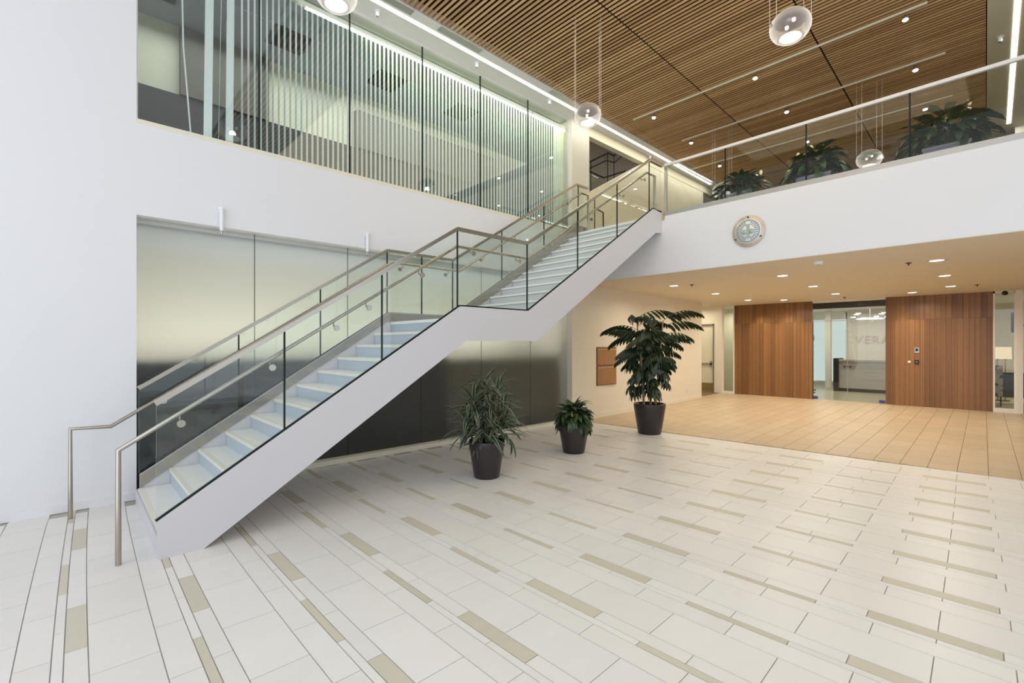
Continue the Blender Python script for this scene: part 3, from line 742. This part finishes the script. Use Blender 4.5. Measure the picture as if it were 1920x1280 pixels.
# soffit fixtures beside the light slot
for i, (x, y, lb) in enumerate(((3.32, 6.46, 'white fixture on the plaster soffit nearest the top left, beside the light slot'),
                                (5.20, 6.456, 'white fixture on the plaster soffit, second one along the light slot'),
                                (7.07, 6.44, 'white fixture on the plaster soffit just before the pale column'),
                                (11.05, 6.52, 'white fixture on the plaster soffit beyond the pale column'),
                                (10.9, .16, 'twin-lamp emergency fixture on the beige soffit by the right light slot'))):
    t = thing('soffit_fixture', (x, y, 6.64), lb, 'ceiling fixture')
    MB().cyl((0, 0, -.012), .045, .012, 16).build('base', M['sealwhite'], t)
    MB().cyl((0, 0, -.075), .028, .063, 14).build('head', M['sealwhite'], t)
    MB().cyl((0, 0, -.082), .020, .007, 12).build('nozzle', M['satin'], t)

# ---------------------------------------------------------------- pendants
p0 = None
def pendant(x, y, z, label):
    global p0
    if p0 is None:
        t = thing('glass_pendant', (x, y, z), label, 'pendant lamp', 'glass globe pendants in the hall')
        n = 14; R = .205
        pr = [(max(.0001, R * sin(pi * i / n)), -R * .86 * cos(pi * i / n)) for i in range(n + 1)]
        MB().lathe(pr, seg=32).build('glass_globe', M['globe'], t)
        MB().lathe([(.0001, -.155), (.06, -.15), (.10, -.13), (.11, -.12), (.0001, -.12)], seg=28).build('diffuser', M['e_pend'], t)
        MB().lathe([(.0001, .045), (.155, .045), (.16, .06), (.155, .095), (.0001, .095)], seg=28).build('lamp_plate', simple('lamp_plate_brown', (.030, .017, .012), .5), t)
        for a in (45, 225):
            b_ = MB().lathe([(.0001, -.02), (.018, -.015), (.02, 0), (.018, .02), (.0001, .02)], (.07 * cos(radians(a)), .07 * sin(radians(a)), .03), 10)
            b_.build('bulb', M['e_pend'], t)
        for sx in (-1, 1):
            for sy in (-.35, .35):
                a = ALPHA - pi / 2
                dx, dy = .19 * sx, .19 * sy
                X_, Y_ = dx * cos(a) - dy * sin(a), dx * sin(a) + dy * cos(a)
                MB().tube([(X_, Y_, .03), (X_, Y_, ZC - 5.2 + .05)], .0026, 5, up=(1, 0, 0)).build('suspension_wire', M['frame'], t)
        for sx in (-1, 1):
            a = ALPHA - pi / 2
            MB().cyl((.205 * sx * cos(a), .205 * sx * sin(a), -.01), .014, .03, 10).build('clasp', M['steel'], t)
        p0 = t
    else:
        t = copy_tree(p0); t.location = (x, y, z); t['label'] = label
    l = bpy.data.lights.new('pendant_bulb', 'POINT'); l.energy = 1.5; l.color = (1, .97, .92); l.shadow_soft_size = .05
    o = bpy.data.objects.new('pendant_bulb', l); COL.objects.link(o); o.location = (x, y, z - .06)
pendant(5.78, 1.69, 5.2, 'glass globe pendant hanging highest in view, in front of the wood ceiling')
pendant(5.76, 4.46, 5.2, 'glass globe pendant hanging beside the pale column')
pendant(10.94, 1.87, 5.18, 'glass globe pendant hanging just above the parapet between two planters')
pendant(10.80, 4.55, 5.2, 'glass globe pendant half hidden behind the left balcony plant')
pendant(1.93, 4.62, 5.2, 'glass globe pendant cut off by the top edge over the window band')

# ---------------------------------------------------------------- wall items
def conduit(x, label):
    t = thing('wall_sprinkler', (x, 6.60, 3.06), label, 'sprinkler', 'white sidewall sprinklers above the frosted glass')
    MB().tube([(0, -.035, .02), (0, -.035, .29)], .022, 12).build('pipe', M['sealwhite'], t)
    MB().cyl((0, -.035, .27), .028, .03, 14).build('cap', M['sealwhite'], t)
    MB().cyl((0, -.02, .27), .03, .02, 14, axis='y').build('wall_flange', M['sealwhite'], t)
    MB().tube([(0, -.035, .02), (0, -.035, -.02)], .012, 10).build('nozzle', M['satin'], t)
    return t
conduit(1.335, 'white pipe sprinkler on the wall above the first frosted pane, left one')
conduit(3.215, 'white pipe sprinkler on the wall above the frosted glass, right one by the stair rail')
sl_ = thing('round_seal', (XB, 3.036, 3.59), 'round glass seal with beige rim mounted on the white balcony front', 'plaque')
MB().lathe([(.0001, -.03), (.255, -.03), (.262, -.02), (.255, -.008), (.0001, -.008)], seg=40, axis='x').build('disc', M['rim'], sl_)
MB().lathe([(.0001, -.034), (.205, -.034), (.205, -.03)], seg=40, axis='x').build('field', M['sealwhite'], sl_)
MB().lathe([(.172, -.037), (.188, -.037), (.188, -.033)], seg=40, axis='x').build('outer_ring', M['seal'], sl_)
MB().lathe([(.108, -.037), (.118, -.037), (.118, -.033)], seg=32, axis='x').build('inner_ring', M['seal'], sl_)
for i in range(26):
    a = 2 * pi * i / 26
    if 250 < (math.degrees(a)) < 290 or 70 < math.degrees(a) < 110: continue
    o = box(-.038, -.034, -.008, .008, -.020, .020).build('character_mark', M['seal'], sl_)
    o.location = (0, .146 * cos(a), .146 * sin(a)); o.rotation_euler = (a - pi / 2, 0, 0)
box(-.038, -.034, -.028, .028, -.10, .10).build('centre_band', M['mint'], sl_)
MB().lathe([(.0001, -.040), (.045, -.040), (.045, -.034)], (0, .055, -.01), 16, axis='x').build('emblem_left', M['mint'], sl_)
MB().lathe([(.0001, -.040), (.045, -.040), (.045, -.034)], (0, -.055, -.01), 16, axis='x').build('emblem_right', M['mint'], sl_)
for a in (90, 210, 330):
    MB().cyl((-.055, .232 * cos(radians(a)), .232 * sin(radians(a))), .012, .05, 10, axis='x').build('standoff_pin', M['bronze'], sl_)
ap = thing('access_panel', (9.30, 6.655, 1.195), 'bronze wall cabinet with two stacked doors left of the tall potted plant', 'cabinet')
MB().box(-.40, .40, -.02, 0, -.45, .45).build('frame', simple('panel_frame', (.26, .14, .06), .5), ap)
MB().box(-.375, .375, -.035, -.02, .03, .42).build('upper_door', M['pinboard'], ap)
MB().box(-.375, .375, -.035, -.02, -.43, -.01).build('lower_door', M['pinboard'], ap)
for z in (.395, -.03):
    for i in range(8):
        box(-.33 + i * .09, -.29 + i * .09, -.039, -.035, z - .006, z + .006).build('vent_slot', M['nosing'], ap)
ou = thing('wall_outlet', (13.7, 6.838, .29), 'small pale wall outlet low on the cream wall right of the tall plant', 'outlet')
box(-.04, .04, -.01, 0, -.06, .06).build('cover', M['frame'], ou)
for z in (-.025, .025): box(-.015, .015, -.012, -.01, z - .01, z + .01).build('socket', M['seal'], ou)

# far stair rails seen in the opening
fs = thing('stairwell_railing', (8.6, 7.3, 4.08), 'dark bronze stair railing seen through the upper left opening', 'railing')
def rr(pts, r=.022): return MB().tube([(a - 8.6, 0, b - 4.08) for a, b in pts], r, 8)
rr([(9.45, 6.25), (10.28, 6.72), (10.56, 6.73), (10.86, 6.98)]).build('top_rail', M['bronze'], fs)
rr([(9.45, 6.09), (10.22, 6.51), (10.58, 6.55), (11.1, 6.95)], .016).build('handrail', M['bronze'], fs)
rr([(9.5, 6.05), (10.1, 6.03), (11.1, 6.46)], .018).build('lower_rail', M['bronze'], fs)
for x, a, b in ((9.56, 5.4, 6.3), (10.28, 5.9, 6.7), (10.56, 5.9, 6.72)):
    rr([(x, a), (x, b)], .010).build('post', M['bronze'], fs)
MB().prism([(9.45 - 8.6, 5.4 - 4.08), (10.3 - 8.6, 5.9 - 4.08), (10.3 - 8.6, 6.7 - 4.08), (9.45 - 8.6, 6.2 - 4.08)], .02, .03).build('glass_panel', M['guard'], fs)
MB().prism([(9.45 - 8.6, 5.38 - 4.08), (12.0 - 8.6, 6.80 - 4.08), (12.0 - 8.6, 6.60 - 4.08), (9.45 - 8.6, 5.20 - 4.08)], .0, .05).build('stringer', M['bronze'], fs)
lr = thing('landing_grab_rail', (8.8, 6.52, 4.08), 'small bronze grab rail on the yellow wall behind the stair head', 'railing')
MB().tube([(-.1, 0, .72), (.2, 0, .68), (.22, 0, .0)], .014, 8).build('rail', M['bronze'], lr); MB().tube([(-.12, 0, 0), (-.12, 0, .95)], .012, 8).build('post', M['bronze'], lr)

# ---------------------------------------------------------------- plants
def leaf_strip(L, W, curve, segs=5, fold=.15, mi=0, edge=False, tip=.0):
    """arching leaf along +x starting at the origin, curving down; width profile like a blade"""
    mb = MB(); pts = []
    a = 0; x = z = 0
    for i in range(segs + 1):
        t = i / segs
        wv_ = W * (sin(pi * min(1, (t * .92 + .08))) ** .7 if t < 1 else 0.02)
        pts.append((x, z, wv_)); a -= curve / segs; x += L / segs * cos(a); z += L / segs * sin(a)
    v = []; f = []; m = []
    for x, z, wv_ in pts:
        if edge:
            v += [(x, -wv_ / 2, z + fold * wv_), (x, -wv_ * .30, z + fold * wv_ * .5), (x, 0, z), (x, wv_ * .30, z + fold * wv_ * .5), (x, wv_ / 2, z + fold * wv_)]
        else:
            v += [(x, -wv_ / 2, z + fold * wv_), (x, 0, z), (x, wv_ / 2, z + fold * wv_)]
    k = 5 if edge else 3
    for i in range(segs):
        for j in range(k - 1):
            mb_f = (i * k + j, (i + 1) * k + j, (i + 1) * k + j + 1, i * k + j + 1); f.append(mb_f)
            m.append(1 if (edge and j in (0, 3)) else 0)
    n = len(mb.v); mb.v += v
    for ff, mm in zip(f, m): mb.f.append(list(ff)); mb.mi.append(mm); mb.smooth.append(True)
    return mb
def orient(o, loc, az, el, roll=0):
    o.matrix_local = Matrix.Translation(loc) @ Matrix.Rotation(az, 4, 'Z') @ Matrix.Rotation(-el, 4, 'Y') @ Matrix.Rotation(roll, 4, 'X')
def pot(t, rt, rb, h):
    MB().lathe([(.0001, 0), (rb * .96, 0), (rb, .012), (rt * .985, h * .88), (rt, h * .97), (rt * .985, h), (rt * .90, h), (rt * .88, h * .90), (.0001, h * .90)], seg=40).build('pot', M['pot'], t)
    MB().lathe([(.0001, h * .925), (rt * .88, h * .91)], seg=24).build('soil', M['soil'], t)

# 1 dracaena
t = thing('potted_dracaena', (3.92, 4.66, 0), 'bushy dracaena with narrow grey-green striped leaves in a dark round pot under the stair', 'potted plant')
pot(t, .232, .165, .475)
lm = [leaf_strip(L, .050, c, 6, .2, edge=True).mesh('dracaena_leaf', [M['leafgrey'], M['leafedge']]) for L, c in ((.38, .9), (.44, 1.3), (.33, .3), (.38, 1.6))]
R1 = random.Random(3)
heads = [(-.14, .10, .98), (.10, -.08, 1.08), (.02, .06, 1.16), (.15, -.12, .80), (-.12, .12, .76), (-.02, -.02, .66), (.18, -.12, .66), (-.19, .14, .68), (0, 0, .86), (.05, .05, .60)]
for hx, hy, hz_ in heads[:5]:
    MB().tube([(hx * .5, hy * .5, .42), (hx * .8, hy * .8, .7), (hx, hy, hz_)], .012, 6).build('cane', M['stem'], t)
for hx, hy, hz_ in heads:
    n = 24
    for i in range(n):
        f_ = i / n
        az = i * 2.399 + R1.uniform(-.2, .2); el = radians(-5 + 88 * f_ ** 1.3) + R1.uniform(-.1, .1)
        o = inst('leaf', R1.choice(lm), t)
        orient(o, (hx + .012 * cos(az), hy + .012 * sin(az), hz_ - .16 + .2 * f_), az, el, R1.uniform(-.4, .4))
# 2 small evergreen
t = thing('potted_evergreen', (5.82, 4.78, 0), 'small round leafy evergreen in a dark round pot between the two larger potted plants', 'potted plant')
pot(t, .238, .17, .44)
lm = [leaf_strip(L, .075, c, 5, .15, edge=False).mesh('evergreen_leaf', [M['leafmid']]) for L, c in ((.25, 1.2), (.29, 1.7), (.22, .7))]
R1 = random.Random(5)
for i in range(9):
    a = i * 2.4; r_ = .12 * sqrt(i / 9)
    MB().tube([(r_ * .6 * cos(a), r_ * .6 * sin(a), .39), (r_ * cos(a), r_ * sin(a), .62)], .006, 5).build('stem', M['greenstem'], t)
for i in range(150):
    f_ = i / 150; az = i * 2.399; el = radians(-35 + 110 * f_) + R1.uniform(-.25, .25); rr_ = .14 * sqrt(1 - f_) + .02
    o = inst('leaf', R1.choice(lm), t); orient(o, (rr_ * cos(az), rr_ * sin(az), .46 + .22 * f_ ** .8 + R1.uniform(-.04, .05)), az + R1.uniform(-.3, .3), el, R1.uniform(-.5, .5))
# 3 tall umbrella tree
t = thing('potted_umbrella_tree', (8.12, 4.80, 0), 'tall umbrella tree with drooping dark leaves in a dark round pot, tallest of the three', 'potted plant')
pot(t, .30, .215, .575)
R1 = random.Random(11)
def compound(n, L, W):
    mb = MB(); mb.tube([(0, 0, 0), (.12, 0, .03), (.26, 0, .0)], .004, 4, mi=1)
    for i in range(n):
        a = (i - (n - 1) / 2) * (2 * pi * .86 / n)
        lf = leaf_strip(L * (1 - .12 * abs(i - (n - 1) / 2) / n), W, .85, 4, .12)
        rot = Matrix.Translation((.26, 0, 0)) @ Matrix.Rotation(a, 4, 'Z') @ Matrix.Rotation(radians(28), 4, 'Y')
        mb.add([rot @ Vector(v) for v in lf.v], lf.f, 0, True)
    return mb.mesh('umbrella_leaf', [M['leafdark'], M['greenstem']])
cl = [compound(9, .30, .072), compound(8, .34, .078), compound(10, .27, .070)]
stems = [(-.10, .05, .95, 1.9), (.06, -.10, 1.2, 2.15), (.12, .06, .9, 1.75), (-.02, .12, 1.1, 2.2), (.0, -.03, 1.4, 2.0)]
tips = []
def frond(n, L, curve, ll, lw_):
    """long arching rachis with pairs of drooping leaflets"""
    mb = MB(); path = []; a = .25; x = z = 0
    for i in range(n + 1):
        path.append((x, 0, z, a)); a -= curve / n; x += L / n * cos(a); z += L / n * sin(a)
    mb.tube([p[:3] for p in path], .005, 4, mi=1)
    for i, (x, _, z, a) in enumerate(path):
        if i < 2: continue
        for sd in (-1, 1):
            f_ = i / n; l_ = ll * (.75 + .45 * sin(pi * f_))
            lf = leaf_strip(l_, lw_, .5, 3, .1)
            rot = Matrix.Translation((x, 0, z)) @ Matrix.Rotation(sd * radians(62 - 30 * f_), 4, 'Z') @ Matrix.Rotation(radians(48 + 10 * R1.random()) , 4, 'Y')
            mb.add([rot @ Vector(v) for v in lf.v], lf.f, 0, True)
    return mb.mesh('palm_frond', [M['leafdark'], M['greenstem']])
fronds = [frond(9, .62, 1.1, .20, .062), frond(10, .74, 1.3, .22, .066), frond(8, .50, 1.0, .18, .060)]
ux, uy = sin(ALPHA), -cos(ALPHA)          # the broad side of the crown
azb = math.atan2(uy, ux)
for k, (sx, sy, za, zb) in enumerate(stems):
    MB().tube([(sx, sy, .53), (sx * 1.2, sy * 1.2, .9), (sx * 1.6, sy * 1.6, 1.4), (sx * 2.1, sy * 2.1, zb)], .013, 7).build('stem', M['stem'], t)
    m = 14
    for i in range(m):
        f_ = i / (m - 1); z = 1.25 + (zb - 1.25) * f_; s_ = 1.5 + .6 * f_
        az = azb + (pi if (i + k) % 2 else 0) + R1.uniform(-1.25, 1.25)
        o = inst('frond', R1.choice(fronds), t); orient(o, (sx * s_, sy * s_, z), az, radians(-8 + 42 * f_) + R1.uniform(-.15, .15), R1.uniform(-.3, .3))
        sc_ = .62 + .42 * f_; o.scale = (sc_, sc_, sc_)
    for i in range(7):
        z = .85 + .09 * i; az = i * 2.4 + k
        o = inst('leaf', R1.choice(cl), t); orient(o, (sx * 1.3, sy * 1.3, z), az, radians(R1.uniform(-25, 15)), 0); o.scale = (.8, .8, .8)
# planters on the balcony
def lily(x, y, seed, w_, h_, n, label, spathes):
    R1 = random.Random(seed)
    t = thing('planter_with_lily', (x, y, 4.08), label, 'planter', 'leafy planters on the balcony')
    MB().box(-.16, .16, -.24, .24, 0, .32).box(-.17, .17, -.25, .25, .31, .35).build('trough', M['planter'], t)
    box(-.15, .15, -.23, .23, .33, .355).build('soil', M['soil'], t)
    lm = [leaf_strip(L, W, c, 5, .15).mesh('lily_leaf', [M['leaflily']]) for L, W, c in ((.30, .10, 1.1), (.34, .11, 1.5), (.26, .09, .6))]
    for i in range(n):
        f_ = i / n; az = i * 2.399 + R1.uniform(-.2, .2)
        r_ = w_ * sqrt(1 - f_) * R1.uniform(.35, 1)
        bx, by = .28 * r_ * cos(az), r_ * sin(az)
        z = .34 + h_ * (.25 + .75 * f_) * R1.uniform(.7, 1)
        o = inst('leaf', R1.choice(lm), t); orient(o, (bx, by, z), az + R1.uniform(-.4, .4), radians(-20 + 75 * f_) + R1.uniform(-.25, .25), R1.uniform(-.5, .5))
        if i % 4 == 0: MB().tube([(bx * .2, by * .3, .32), (bx, by, z)], .004, 4).build('stem', M['greenstem'], t)
    for dx, dy, dz in spathes:
        MB().tube([(dx * .4, dy * .4, .32), (dx, dy, dz)], .004, 4).build('flower_stem', M['greenstem'], t)
        o = leaf_strip(.12, .05, .3, 4, .3).build('white_bloom', M['spathe'], t); orient(o, (dx, dy, dz - .02), .3, radians(75), 0)
lily(8.85, 3.40, 21, .40, .32, 90, 'leafy planter on the balcony nearest the stair, with small white blooms', [(0, -.35, .62), (.02, .02, .62)])
lily(8.85, 2.22, 22, .42, .44, 110, 'leafy planter on the balcony left of the low globe pendant', [(0, .06, .82), (0, .25, .75)])
lily(8.85, .64, 23, .50, .50, 130, 'leafy planter on the balcony at the right, largest of the three', [(0, -.22, .86), (0, .12, .68), (0, .02, .62)])
